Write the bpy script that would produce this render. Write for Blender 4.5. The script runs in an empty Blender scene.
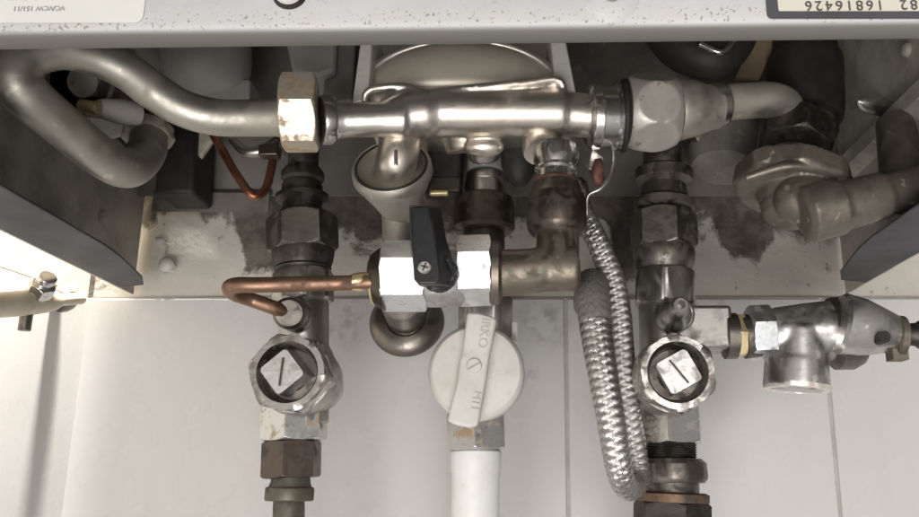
import bpy, bmesh, math, random
from mathutils import Vector, Matrix, noise as mn
random.seed(7)
C = bpy.context.scene.collection
R = math.radians
# ------------------------------------------------------------------ camera measurements (photo pixels, 919 x 517)
W0, H0, F, TH, CX = 919.0, 517.0, 850.0, R(14.7), 517.0
cT, sT = math.cos(TH), math.sin(TH)
def P(px, py, Y):
    """point at distance Y (towards the wall) seen at a photo pixel"""
    xc, yc = (px - CX) / F, -(py - H0 / 2) / F
    d = Vector((xc, cT - yc * sT, sT + yc * cT))
    return d * (Y / d.y)
def S(p):
    """metres per photo pixel at a world point"""
    return (p.y * cT + p.z * sT) / F
CAM = Vector((0, 0, 0))
YW = .49                                   # wall plane
# ------------------------------------------------------------------ mesh helpers
class MB:
    def __init__(s): s.bm = bmesh.new()
    def loft(s, rings, cap=True, closed=False):
        vs = [[s.bm.verts.new(p) for p in r] for r in rings]
        n = len(vs[0])
        prs = list(zip(vs, vs[1:]))
        if closed: prs.append((vs[-1], vs[0]))
        for a, b in prs:
            for i in range(n):
                j = (i + 1) % n
                try: s.bm.faces.new((a[i], a[j], b[j], b[i]))
                except ValueError: pass
        if cap and not closed:
            s.bm.faces.new(list(reversed(vs[0]))); s.bm.faces.new(vs[-1])
        return s
    def rev(s, p0, p1, prof, hexa=None, rot=0., seg=96, sc=None, sides=6):
        ax = (p1 - p0); L = ax.length; ax = ax / L
        mid = (p0 + p1) / 2
        k = sc if sc else S(mid)
        v = (CAM - mid).normalized()
        if abs(v.dot(ax)) > .8:
            ref = Vector((0, 0, 1)) - ax * ax.z; ref.normalize()
            e2 = ax.cross(ref)
            if e2.x < 0: e2 = -e2
        else:
            ref = v - ax * v.dot(ax); ref.normalize()
            e2 = ax.cross(ref)
            up = Vector((0, -sT, cT))
            if abs(e2.x) > abs(e2.dot(up)):
                if e2.x < 0: e2 = -e2
            elif e2.dot(up) < 0: e2 = -e2
        rr = R(rot); rings = []
        st = 2 * math.pi / sides
        for t, r in prof:
            ring = []
            for i in range(seg):
                ph = 2 * math.pi * i / seg
                q = r
                if hexa:
                    m = (ph % st) - st / 2
                    q = min(r, hexa / math.cos(m))
                a = ph + rr
                ring.append(p0 + ax * (L * t) + (ref * math.cos(a) + e2 * math.sin(a)) * (q * k))
            rings.append(ring)
        return s.loft(rings)
    def tube(s, pts, rads, seg=32, n=14, sc=True):
        """pts world points; rads in photo px"""
        path, rr = spline(pts, [r * (S(p) if sc else 1) for p, r in zip(pts, rads)], n)
        fr = frames(path)
        rings = [[p + (u * math.cos(2 * math.pi * i / seg) + w * math.sin(2 * math.pi * i / seg)) * r for i in range(seg)]
                 for p, r, (t, u, w) in zip(path, rr, fr)]
        return s.loft(rings)
    def box(s, c, hx, hy, hz, rot=None):
        M = rot or Matrix.Identity(3)
        v = [s.bm.verts.new(c + M @ Vector((a * hx, b * hy, d * hz))) for a in (-1, 1) for b in (-1, 1) for d in (-1, 1)]
        for f in ((0, 1, 3, 2), (4, 6, 7, 5), (0, 4, 5, 1), (2, 3, 7, 6), (0, 2, 6, 4), (1, 5, 7, 3)):
            s.bm.faces.new([v[i] for i in f])
        return s
    def prism(s, front, vec):
        n = len(front)
        a = [s.bm.verts.new(p) for p in front]; b = [s.bm.verts.new(p + vec) for p in front]
        s.bm.faces.new(a); s.bm.faces.new(list(reversed(b)))
        for i in range(n):
            j = (i + 1) % n; s.bm.faces.new((a[j], a[i], b[i], b[j]))
        return s
    def ball(s, c, r, sq=(1, 1, 1), seg=32):
        rings = []
        for i in range(1, seg // 2):
            th = math.pi * i / (seg // 2)
            rings.append([c + Vector((r * sq[0] * math.sin(th) * math.cos(2 * math.pi * j / seg),
                                      r * sq[1] * math.sin(th) * math.sin(2 * math.pi * j / seg),
                                      r * sq[2] * math.cos(th))) for j in range(seg)])
        return s.loft(rings)
    def rough(s, amp, scale, sub=0):
        for v in s.bm.verts:
            d = mn.noise_vector(v.co * scale)
            v.co += d * amp
        return s
    def build(s, name, mat, parent=None, bevel=0, bseg=2, fuse=0, ang=38, smooth_it=6):
        bm = s.bm
        bmesh.ops.recalc_face_normals(bm, faces=bm.faces)
        off = parent['_w'] if parent is not None and '_w' in parent else None
        o0 = Vector(off) if off is not None else Vector((0, 0, 0))
        bmesh.ops.translate(bm, verts=bm.verts, vec=-o0)
        me = bpy.data.meshes.new(name); bm.to_mesh(me); bm.free()
        for p in me.polygons: p.use_smooth = True
        if not fuse: me.set_sharp_from_angle(angle=R(ang))
        me.materials.append(mat)
        o = bpy.data.objects.new(name, me); C.objects.link(o)
        if parent is not None:
            o.parent = parent
        o['_w'] = tuple(o0)
        if bevel:
            m = o.modifiers.new('Bevel', 'BEVEL'); m.width = bevel; m.segments = bseg; m.limit_method = 'ANGLE'; m.angle_limit = R(40)
            m.harden_normals = False
        if fuse:
            m = o.modifiers.new('Remesh', 'REMESH'); m.mode = 'VOXEL'; m.voxel_size = fuse; m.use_smooth_shade = True
            m = o.modifiers.new('Smooth', 'SMOOTH'); m.factor = .5; m.iterations = smooth_it
        return o
def spline(pts, rads, n):
    q = [pts[0] * 2 - pts[1]] + list(pts) + [pts[-1] * 2 - pts[-2]]
    out, ro = [], []
    for i in range(1, len(q) - 2):
        p0, p1, p2, p3 = q[i - 1:i + 3]
        for j in range(n):
            t = j / n
            out.append(.5 * ((2 * p1) + (p2 - p0) * t + (2 * p0 - 5 * p1 + 4 * p2 - p3) * t * t + (3 * p1 - p0 - 3 * p2 + p3) * t ** 3))
            ro.append(rads[i - 1] * (1 - t) + rads[i] * t)
    out.append(pts[-1].copy()); ro.append(rads[-1])
    return out, ro
def frames(path):
    res = []; u = None
    for i, p in enumerate(path):
        a = path[max(i - 1, 0)]; b = path[min(i + 1, len(path) - 1)]
        t = (b - a).normalized()
        if u is None:
            u = t.cross(Vector((0, 1, .3)))
            if u.length < .1: u = t.cross(Vector((1, 0, 0)))
            u.normalize()
        u = (u - t * u.dot(t)).normalized()
        res.append((t, u, t.cross(u)))
    return res
def cyl(r, c=.06, t=.04): return [(0, r * (1 - c)), (t * .3, r * (1 - c * .35)), (t, r), (1 - t, r), (1 - t * .3, r * (1 - c * .35)), (1, r * (1 - c))]
def nut(a, ch=.12, t=.14, n=6):
    """profile of a chamfered hexagon nut of apothem a"""
    Rr = a * 1.1547; lo = a * (1 - .02)
    pr = []
    for i in range(n + 1):
        f = i / n; pr.append((t * f, lo + (Rr - lo) * math.sin(f * math.pi / 2)))
    return pr + [(1 - p[0], p[1]) for p in reversed(pr)]
def rings(*pairs): return list(pairs)
def thing(name, label, cat, loc, group=None):
    o = bpy.data.objects.new(name, None); C.objects.link(o); o.location = loc; o.empty_display_size = .01
    o['_w'] = tuple(loc); o['label'] = label; o['category'] = cat
    if group: o['group'] = group
    return o
def tag(o, label, cat, group=None):
    o['label'] = label; o['category'] = cat
    if group: o['group'] = group
    return o
# ------------------------------------------------------------------ materials
class NT:
    def __init__(s, name):
        s.m = bpy.data.materials.new(name); s.m.use_nodes = True; s.t = s.m.node_tree; s.n = s.t.nodes
        s.b = s.n['Principled BSDF']; s.co = s.n.new('ShaderNodeTexCoord').outputs['Object']
    def lk(s, a, b): s.t.links.new(a, b)
    def noise(s, scale, detail=6, rough=.6, vec=None, dist=0):
        n = s.n.new('ShaderNodeTexNoise'); n.inputs['Scale'].default_value = scale; n.inputs['Detail'].default_value = detail
        n.inputs['Roughness'].default_value = rough; n.inputs['Distortion'].default_value = dist
        s.lk(vec or s.co, n.inputs['Vector']); return n.outputs['Fac']
    def ramp(s, x, a, b):
        n = s.n.new('ShaderNodeMapRange'); n.interpolation_type = 'SMOOTHSTEP'
        n.inputs['From Min'].default_value = a; n.inputs['From Max'].default_value = b
        s.lk(x, n.inputs['Value']); return n.outputs['Result']
    def mix(s, f, a, b):
        n = s.n.new('ShaderNodeMix'); n.data_type = 'RGBA'
        if isinstance(f, float): n.inputs[0].default_value = f
        else: s.lk(f, n.inputs[0])
        for v, i in ((a, 6), (b, 7)):
            if isinstance(v, tuple): n.inputs[i].default_value = (*v, 1)
            else: s.lk(v, n.inputs[i])
        return n.outputs[2]
    def fmix(s, f, a, b):
        n = s.n.new('ShaderNodeMix'); n.data_type = 'FLOAT'; s.lk(f, n.inputs[0])
        for v, i in ((a, 2), (b, 3)):
            if isinstance(v, (int, float)): n.inputs[i].default_value = v
            else: s.lk(v, n.inputs[i])
        return n.outputs[0]
    def math(s, op, a, b=None):
        n = s.n.new('ShaderNodeMath'); n.operation = op
        for v, i in ((a, 0), (b, 1)):
            if v is None: continue
            if isinstance(v, (int, float)): n.inputs[i].default_value = v
            else: s.lk(v, n.inputs[i])
        return n.outputs[0]
    def bump(s, h, st, dist=.001):
        n = s.n.new('ShaderNodeBump'); n.inputs['Strength'].default_value = st; n.inputs['Distance'].default_value = dist
        s.lk(h, n.inputs['Height']); s.lk(n.outputs[0], s.b.inputs['Normal'])
    def sep(s, v):
        n = s.n.new('ShaderNodeSeparateXYZ'); s.lk(v, n.inputs[0]); return n.outputs
    def set(s, k, v):
        if isinstance(v, tuple): s.b.inputs[k].default_value = (*v, 1)
        elif isinstance(v, (int, float)): s.b.inputs[k].default_value = v
        else: s.lk(v, s.b.inputs[k])
def metal(name, base, rough=.3, dirt=(.1, .08, .065), lo=.5, hi=.72, sc=90, bump=.25, met=1., dmet=.15, fine=500, tint=None, spots=None, scrm=.35):
    k = NT(name)
    a = k.noise(sc, 5, .58, dist=.5); f = k.noise(fine, 3, .5)
    msk = k.ramp(a, lo, hi)
    col = k.mix(msk, base, dirt)
    if tint: col = k.mix(k.ramp(k.noise(sc * .45, 4, .5), .45, .68), col, tint)
    if spots:
        sp = k.ramp(k.noise(sc * 3.2, 3, .5), .64, .70); col = k.mix(sp, col, spots)
    mp = k.n.new('ShaderNodeMapping'); mp.inputs['Scale'].default_value = (110, 800, 650); mp.inputs['Rotation'].default_value = (.3, .5, .6); k.lk(k.co, mp.inputs['Vector'])
    scr = k.ramp(k.noise(1, 2, .5, vec=mp.outputs[0]), .60, .70)
    col = k.mix(k.math('MULTIPLY', scr, scrm), col, dirt)
    k.set('Base Color', col)
    k.set('Metallic', k.fmix(msk, met, dmet))
    r0 = k.fmix(k.ramp(f, .3, .75), rough * .9, rough * 1.12)
    k.set('Roughness', k.fmix(msk, r0, min(.85, rough + .35)))
    k.bump(k.math('ADD', k.math('MULTIPLY', a, .9), k.math('MULTIPLY', f, .16)), bump * .55, .0012)
    return k.m
def matte(name, a, b, rough=.6, sc=60, bump=.1, lo=.35, hi=.7, spec=.4, dust=None):
    k = NT(name); n = k.noise(sc, 8, .65)
    col = k.mix(k.ramp(n, lo, hi), a, b)
    if dust: col = k.mix(k.ramp(k.noise(sc * 4, 5, .7), .55, .75), col, dust)
    k.set('Base Color', col); k.set('Roughness', rough); k.set('Specular IOR Level', spec)
    k.bump(k.noise(sc * 6, 5, .6), bump, .0008); return k.m
M = {}
M['silver'] = metal('cast_nickel', (.82, .785, .735), .36, (.62, .52, .41), .50, .80, 38, .0, dmet=.9, tint=(.76, .68, .59))
M['pipe_silver'] = metal('dusty_silver_pipe', (.50, .475, .425), .46, (.40, .365, .31), .36, .80, 38, .16, dmet=.5, spots=(.60, .57, .51))
M['chrome'] = metal('worn_chrome', (.68, .665, .64), .23, (.36, .32, .28), .55, .8, 100, .18, dmet=.5)
M['chrome_dull'] = metal('dull_chrome', (.44, .42, .395), .33, (.24, .21, .185), .46, .8, 85, .18, dmet=.5)
M['bright'] = metal('scuffed_bright_nut', (.68, .67, .65), .34, (.40, .28, .18), .54, .66, 95, .3, dmet=.2, scrm=.5)
M['bright_blue'] = metal('scuffed_plated_body', (.73, .75, .78), .34, (.52, .51, .50), .50, .80, 90, .25, dmet=.6, spots=(.46, .45, .43), scrm=.5)
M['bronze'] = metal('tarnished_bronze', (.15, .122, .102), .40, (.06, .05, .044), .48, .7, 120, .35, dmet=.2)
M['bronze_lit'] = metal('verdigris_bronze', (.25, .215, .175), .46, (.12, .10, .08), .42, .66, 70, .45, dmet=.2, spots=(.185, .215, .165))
M['dark'] = metal('blackened_brass', (.085, .075, .066), .5, (.035, .031, .028), .45, .7, 110, .5, dmet=.1)
M['darkgrey'] = metal('grey_worn_brass', (.20, .18, .16), .42, (.07, .06, .052), .48, .72, 110, .4, dmet=.2)
M['olive'] = metal('olive_old_pipe', (.145, .135, .105), .5, (.07, .062, .05), .45, .7, 90, .5, dmet=.1, met=.6)
M['orange'] = metal('rusty_orange_nut', (.20, .13, .085), .5, (.06, .05, .042), .44, .62, 90, .5, dmet=.1, met=.6)
M['brassnut'] = metal('scuffed_brass_nut', (.80, .72, .61), .42, (.52, .39, .26), .50, .60, 110, .3, dmet=.3, met=.6)
M['brass'] = metal('yellow_brass', (.70, .58, .34), .4, (.35, .24, .12), .52, .68, 110, .3, met=.7)
M['rosette'] = metal('brown_chrome', (.25, .225, .20), .36, (.13, .115, .10), .46, .75, 60, .15, dmet=.4)
M['rib'] = metal('pale_cast_rib', (.86, .83, .78), .45, (.66, .54, .40), .55, .75, 60, .15, dmet=.5, met=.5)
M['pale_nut'] = metal('pale_round_nut', (.56, .535, .49), .48, (.45, .415, .365), .42, .78, 50, .2, met=.65, dmet=.4, spots=(.30, .27, .23))
M['cap'] = metal('worn_spindle', (.66, .65, .635), .40, (.44, .41, .38), .48, .7, 160, .3, dmet=.6)
M['dome'] = metal('warm_cast_dome', (.88, .80, .68), .46, (.74, .66, .55), .45, .75, 35, .03, met=.6, dmet=.5)
M['rough_cast'] = metal('rough_cast_body', (.56, .55, .535), .48, (.34, .32, .30), .42, .66, 200, .7, dmet=.6)
M['ring'] = metal('worn_ring', (.48, .455, .43), .25, (.20, .17, .145), .44, .68, 120, .4, dmet=.4)
M['valve_chrome'] = metal('streaked_chrome', (.60, .585, .565), .30, (.30, .275, .25), .44, .72, 60, .12, dmet=.5, spots=(.68, .66, .62))
M['copper'] = metal('copper_tube', (.33, .205, .145), .46, (.17, .105, .075), .44, .72, 75, .2, dmet=.5)
M['copper_dark'] = metal('dull_copper', (.34, .15, .085), .42, (.10, .05, .035), .48, .72, 70, .2, dmet=.4)
M['dusty'] = metal('dusty_cast_brass', (.27, .24, .20), .38, (.13, .112, .092), .38, .66, 60, .5, dmet=.3, met=.8, spots=(.42, .37, .30))
def rail_mat():
    k = NT('galvanised_rail'); x, y, z = k.sep(k.co)
    col = k.mix(k.ramp(k.noise(28, 5, .6), .35, .7), (.53, .54, .555), (.60, .605, .61))
    col = k.mix(k.math('MULTIPLY', k.ramp(k.noise(700, 3, .6), .60, .74), .5), col, (.40, .40, .40))
    # pitted, yellowed line along the folded edge
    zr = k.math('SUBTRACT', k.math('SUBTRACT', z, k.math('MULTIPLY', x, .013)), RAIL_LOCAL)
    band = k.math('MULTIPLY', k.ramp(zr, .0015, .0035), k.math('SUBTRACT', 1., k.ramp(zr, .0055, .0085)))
    pit = k.ramp(k.math('ADD', k.noise(1100, 2, .5), k.math('MULTIPLY', k.noise(60, 3), .3)),   .77, .82)
    col = k.mix(k.math('MULTIPLY', band, k.ramp(k.noise(90, 4), .3, .6)), col, (.575, .57, .55))
    col = k.mix(k.math('MULTIPLY', k.math('MULTIPLY', pit, band), .75), col, (.24, .22, .19))
    und = k.math('SUBTRACT', 1., k.ramp(zr, .0015, .003)); col = k.mix(und, col, (.17, .165, .15))  # underside of the fold: its shade painted in as a darker colour
    k.set('Base Color', col); k.set('Roughness', .58); k.set('Metallic', .15); k.set('Specular IOR Level', .3)
    k.bump(k.math('SUBTRACT', k.noise(300, 3, .6), k.math('MULTIPLY', k.math('MULTIPLY', pit, band), .8)), .08, .001); return k.m
M['steel'] = matte('casing_sheet', (.60, .565, .50), (.30, .275, .235), .5, 34, .14, dust=(.68, .65, .58))
M['flange'] = matte('casing_flange', (.095, .096, .102), (.06, .06, .064), .6, 26, .06, spec=.15, dust=(.08, .078, .075))
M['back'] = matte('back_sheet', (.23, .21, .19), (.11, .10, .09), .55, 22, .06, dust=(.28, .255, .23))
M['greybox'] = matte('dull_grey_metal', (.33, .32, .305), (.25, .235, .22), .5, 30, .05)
M['palegrey'] = matte('pale_grey_sheet', (.48, .45, .41), (.38, .355, .32), .5, 30, .05)
M['black'] = matte('black_plastic', (.018, .018, .019), (.026, .026, .028), .38, 120, .08, spec=.5, dust=(.05, .05, .05))
M['black_rough'] = matte('chipped_black_plastic', (.02, .02, .024), (.10, .10, .12), .5, 300, .8, .5, .62)
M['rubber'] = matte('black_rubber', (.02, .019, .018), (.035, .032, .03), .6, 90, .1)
M['redring'] = matte('red_brown_ring', (.20, .085, .06), (.10, .05, .04), .55, 120, .2)
M['white_plastic'] = matte('old_white_plastic', (.70, .675, .635), (.60, .575, .53), .45, 45, .06, spec=.4, dust=(.55, .52, .48))
M['emboss'] = matte('shaded_raised_print', (.56, .54, .50), (.50, .48, .45), .5, 60, 0)  # letters darker than the lever: shading of the relief put into the colour
M['white_paint'] = matte('white_painted_pipe', (.80, .79, .77), (.70, .68, .65), .45, 40, .10, lo=.5, hi=.75, dust=(.72, .70, .67))
M['cream'] = matte('cream_paint', (.62, .55, .44), (.48, .41, .32), .45, 70, .2)
M['paper'] = matte('sticker_paper', (.74, .74, .71), (.71, .71, .68), .6, 30, .0, spec=.25)
M['paper_tan'] = matte('label_paper', (.66, .63, .54), (.60, .57, .49), .5, 40, .0)
M['ink'] = matte('dark_ink', (.09, .085, .08), (.07, .07, .065), .6, 60, 0)
M['ink_pale'] = matte('faded_ink', (.44, .43, .42), (.38, .37, .36), .6, 60, 0)
M['slate'] = matte('slate_border', (.075, .075, .085), (.06, .06, .07), .5, 60, 0)
M['tan'] = matte('tan_card', (.30, .22, .15), (.22, .16, .11), .6, 40, .1)
M['mortar'] = matte('pale_mortar', (.58, .53, .45), (.36, .32, .26), .85, 90, .8)
M['soot'] = matte('crumbled_dark_mortar', (.075, .064, .055), (.13, .112, .095), .9, 120, .9)
M['hose'] = metal('steel_braid_wire', (.62, .595, .57), .27, (.40, .37, .34), .45, .8, 60, .0, dmet=.85)
M['hose_core'] = matte('hose_core', (.02, .018, .016), (.03, .027, .025), .6, 90, .1)
M['hose_dusty'] = metal('dusty_sleeve', (.33, .31, .29), .5, (.24, .22, .205), .4, .7, 120, .3, met=.5, dmet=.1)
def tile_mat():
    k = NT('glazed_tile')
    n = k.noise(5, 5, .6); col = k.mix(k.ramp(n, .35, .7), (.625, .606, .592), (.605, .588, .574))
    sp = k.ramp(k.noise(75, 4, .6), .72, .80); col = k.mix(k.math('MULTIPLY', sp, .22), col, (.40, .37, .34))
    mp = k.n.new('ShaderNodeMapping'); mp.inputs['Scale'].default_value = (60, 60, 5); k.lk(k.co, mp.inputs['Vector'])
    col = k.mix(k.math('MULTIPLY', k.ramp(k.noise(1, 5, .6, vec=mp.outputs[0]), .52, .78), .10), col, (.46, .42, .38))
    x, y, z = k.sep(k.co)
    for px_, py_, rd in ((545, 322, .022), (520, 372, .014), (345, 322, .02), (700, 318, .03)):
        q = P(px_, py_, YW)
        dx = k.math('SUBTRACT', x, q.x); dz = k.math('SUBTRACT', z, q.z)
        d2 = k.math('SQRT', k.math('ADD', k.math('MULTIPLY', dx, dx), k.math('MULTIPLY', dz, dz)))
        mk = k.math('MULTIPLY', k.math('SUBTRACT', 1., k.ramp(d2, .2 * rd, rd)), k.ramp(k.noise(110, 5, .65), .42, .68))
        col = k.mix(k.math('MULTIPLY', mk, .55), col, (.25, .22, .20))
    k.set('Base Color', col); k.set('Roughness', k.fmix(k.ramp(k.noise(25, 5), .3, .7), .22, .34)); k.set('Specular IOR Level', .35)
    k.bump(k.noise(14, 3, .5), .08, .002); return k.m
M['tile'] = tile_mat()
M['grout'] = matte('grey_grout', (.56, .53, .50), (.42, .39, .36), .9, 35, .4, lo=.3, hi=.6)
def plaster_mat():
    k = NT('stained_plaster')
    x, y, z = k.sep(k.co)
    n = k.noise(30, 7, .62, dist=1.); n2 = k.noise(9, 5, .6)
    base = k.mix(k.ramp(n2, .35, .7), (.60, .565, .51), (.51, .475, .425))
    base = k.mix(k.ramp(k.noise(120, 5, .6), .62, .72), base, (.30, .26, .22))
    # old soot and broken render towards the top edge, ragged lower outline
    h = k.math('ADD', z, k.math('MULTIPLY', k.math('SUBTRACT', n, .5), .055))
    h = k.math('ADD', h, k.math('MULTIPLY', k.math('SUBTRACT', n2, .5), .05))
    for px_, wd, am in ((262, .020, .030), (372, .022, .012), (632, .018, .034), (748, .022, .022), (300, .02, .02)):
        dx = k.math('ABSOLUTE', k.math('SUBTRACT', x, P(px_, 235, YW).x))
        h = k.math('ADD', h, k.math('MULTIPLY', k.math('SUBTRACT', 1., k.ramp(dx, .3 * wd, wd)), am))
    h = k.math('ADD', h, k.math('MULTIPLY', k.math('SUBTRACT', k.noise(210, 4, .6), .5), .012))
    m = k.ramp(h, .1475, .156)
    col = k.mix(m, base, k.mix(k.ramp(k.noise(70, 6, .6), .35, .65), (.085, .072, .062), (.19, .165, .14)))
    k.set('Base Color', col); k.set('Roughness', .85); k.set('Specular IOR Level', .2)
    k.bump(k.math('ADD', k.noise(60, 6, .65), k.math('MULTIPLY', m, -1.2)), .5, .003); return k.m
M['plaster'] = plaster_mat()
# ------------------------------------------------------------------ setting: tiled walls
ZT = P(300, 297, YW).z                                    # top edge of the tiles
XC = P(90, 297, YW).x                                     # room corner
ZC = P(135, 295, YW).z                                    # bottom edge of the boiler casing
gx = [P(567, 400, YW).x, P(829, 385, YW).x]
tw = gx[1] - gx[0]
def put_wall(name, o, dirv, x0, x1, seams, z0, z1, nrm):
    """tiles on a wall: slab of grout behind, tiles with rounded edges in front, plaster above"""
    def pt(u, z, d): return o + dirv * u + nrm * d + Vector((0, 0, z))
    up = Vector((0, 0, 1))
    g = MB(); g.prism([pt(x0, z0, -.0012), pt(x1, z0, -.0012), pt(x1, ZT, -.0012), pt(x0, ZT, -.0012)], nrm * -.03)
    g.prism([pt(x0 - .05, z0, -.031), pt(x1, z0, -.031), pt(x1, z1, -.031), pt(x0 - .05, z1, -.031)], nrm * -.03)
    g.prism([pt(x0 - .03, z0, -.012), pt(x1, z0, -.012), pt(x1, z1, -.012), pt(x0 - .03, z1, -.012)], nrm * -.018)
    root = g.build(name, M['grout']); root['kind'] = 'structure'
    t = MB(); e = [x0 - .004] + [s for s in seams if x0 < s < x1] + [x1]; gp = .0009
    zr = [ZT]
    while zr[-1] > z0: zr.append(zr[-1] - .2)
    for a, b in zip(e, e[1:]):
        for za, zb in zip(zr, zr[1:]):
            ga = gp; t.prism([pt(a + ga, zb + gp, 0), pt(b - gp, zb + gp, 0), pt(b - gp, za - gp, 0), pt(a + ga, za - gp, 0)], nrm * -.006)
    tl = t.build('tiles', M['tile'], root, bevel=.0009, bseg=3)
    return root, pt
wall, pt = put_wall('wall', Vector((0, YW, 0)), Vector((1, 0, 0)), XC, .75, [gx[0] + tw * i for i in range(-8, 8)], -.55, 1.2, Vector((0, -1, 0)))
# plaster of the back wall: a sheet with a little relief
pl = MB(); nx, nz = 150, 60
gv = [[pl.bm.verts.new((XC + (.75 - XC) * i / nx, YW + .0035 - .004 * mn.noise(Vector((i * .11, 3, j * .13))), ZT + .0006 + (.34 - .0006) * j / nz)) for i in range(nx + 1)] for j in range(nz + 1)]
for j in range(nz):
    for i in range(nx): pl.bm.faces.new((gv[j][i], gv[j][i + 1], gv[j + 1][i + 1], gv[j + 1][i]))
o = pl.build('plaster', M['plaster'], wall)
ld = Vector((.131, 1, 0)).normalized() * -1                # along the left wall towards the room
ln = Vector((-ld.y, ld.x, 0)); ln = ln if ln.x > 0 else -ln
sw, spt = put_wall('side_wall', Vector((XC, YW, 0)), ld, 0, 1.0, [], -.55, 1.2, ln)
g = MB(); g.prism([spt(0, ZT + .0006, -.0015), spt(1.0, ZT + .0006, -.0015), spt(1.0, 1.2, -.0015), spt(0, 1.2, -.0015)], ln * -.02)
g.build('plaster', matte('cream_plaster', (.72, .66, .56), (.66, .59, .49), .8, 25, .2), sw)
# ------------------------------------------------------------------ boiler casing
YF = .192
XL, XR = P(135, 295, YW).x, P(844, 291, YW).x
ZR = P(460, 34.5, YF).z; kz = .013
top_z = .42
bc = thing('boiler_casing', 'grey sheet-metal boiler casing open underneath, hung on the tiled wall', 'boiler casing', (XL, YW, ZC))
RAIL_LOCAL = ZR + kz * (XL - P(460, 45, YF).x) - ZC
M['rail'] = rail_mat()
def rz(x): return ZR + kz * (x - P(460, 45, YF).x)
m = MB(); prof = [(YF + .007, .0012), (YF + .0045, .0002), (YF + .002, .0008), (YF + .0006, .0022), (YF, .0042), (YF, .010), (YF, .05), (YF, .30), (YF + .0012, .30), (YF + .0012, .05), (YF + .0012, .006), (YF + .007, .0024)]
m.loft([[Vector((x, y, rz(x) + z)) for y, z in prof] for x in [XL + (XR - XL) * i / 24 for i in range(25)]])
rail = m.build('front_rail', M['rail'], bc, ang=50)
def face(px, py): q = P(px, py, YF); return q
for px, py, r, nm in ((290, -6, 13, 'screw'), (611, -4, 22, 'dimple')):
    c = face(px, py)
    m = MB()
    if nm == 'screw':
        m.rev(c + Vector((0, -.0035, 0)), c + Vector((0, .0002, 0)), [(0, 4), (.15, 11), (.5, 14.5), (1, 15)])
        m.build('screw', M['white_plastic'], rail)
        m = MB(); m.rev(c + Vector((0, -.0012, 0)), c + Vector((0, .0003, 0)), [(0, 15), (.4, 16.5), (1, 18)]); m.build('washer', M['dark'], rail)
    else:
        m.rev(c + Vector((0, -.0012, 0)), c + Vector((0, .0003, 0)), [(0, 10), (.2, 19), (.6, 26), (1, 31)]); m.build('dimple', M['rail'], rail)
        m = MB(); m.rev(c + Vector((0, -.0030, 0)), c + Vector((0, -.0011, 0)), [(0, 6), (.5, 9), (1, 10)]); m.build('screw', M['bright'], rail)
def rrect(x0, x1, z0, z1, r, y):
    pts = []
    for cx_, cz_, a0 in ((x1 - r, z1 - r, 0), (x0 + r, z1 - r, 90), (x0 + r, z0 + r, 180), (x1 - r, z0 + r, 270)):
        for i in range(7):
            a = R(a0 + 15 * i); pts.append(Vector((cx_ + r * math.cos(a), y, cz_ + r * math.sin(a))))
    return pts
def text_mesh(s, size, name, mat, mtx, parent, ext=.0001, spacing=1.):
    cu = bpy.data.curves.new('print', 'FONT'); cu.body = s; cu.size = size; cu.extrude = ext; cu.space_character = spacing
    ob = bpy.data.objects.new('tmp', cu); C.objects.link(ob)
    bpy.context.view_layer.update()
    me = bpy.data.meshes.new_from_object(ob.evaluated_get(bpy.context.evaluated_depsgraph_get()))
    bpy.data.objects.remove(ob); bpy.data.curves.remove(cu)
    me.transform(mtx); me.transform(Matrix.Translation(-Vector(parent['_w'])))
    me.materials.clear(); me.materials.append(mat); me.name = name
    t = bpy.data.objects.new(name, me); C.objects.link(t); t.parent = parent; t['_w'] = parent['_w']; return t
def flip_text_matrix(origin, tilt=0):
    # upside-down print on a face that looks at -Y: text x -> -X, text y -> -Z, text normal -> -Y
    Mx = Matrix(((-1, 0, 0), (0, 0, -1), (0, -1, 0))).to_4x4()
    return Matrix.Translation(origin) @ Matrix.Rotation(tilt, 4, 'Y') @ Mx
# left sticker
q0 = face(143, 22); m = MB(); m.prism(rrect(XL + .01, q0.x, q0.z - .0004, q0.z + .06, .0022, YF - .0003), Vector((0, .0002, 0)))
tilt = math.atan(kz)
st = m.build('rating_sticker', M['paper'], bc)
st['label'] = 'white sticker with faded upside-down print'
text_mesh('VC/VCW 151/11', 7.4 * S(q0), 'sticker_print', M['ink_pale'], flip_text_matrix(face(66, 7) + Vector((0, -.00045, 0)), -tilt), st)
text_mesh('EXPORT - ITALIA', 7.4 * S(q0), 'sticker_print', M['ink_pale'], flip_text_matrix(face(64, -4) + Vector((0, -.00045, 0)), -tilt), st)
# right label
q1 = face(767, 19)
m = MB(); m.prism(rrect(q1.x, XR - .02, q1.z, q1.z + .05, .0013, YF - .0003), Vector((0, .0002, 0)))
lb = m.build('serial_label', M['slate'], bc); lb['label'] = 'tan serial label with dark border, printed upside-down'
q2 = face(778, 12)
m = MB(); m.prism(rrect(q2.x, XR - .023, q2.z, q2.z + .04, .0004, YF - .0005), Vector((0, .00015, 0))); m.build('label_paper', M['paper_tan'], lb)
text_mesh('82  16816426', 15.5 * S(q1), 'label_print', M['ink'], flip_text_matrix(face(916, 1.5) + Vector((0, -.00065, 0)), -tilt), lb, spacing=1.32)
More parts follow.
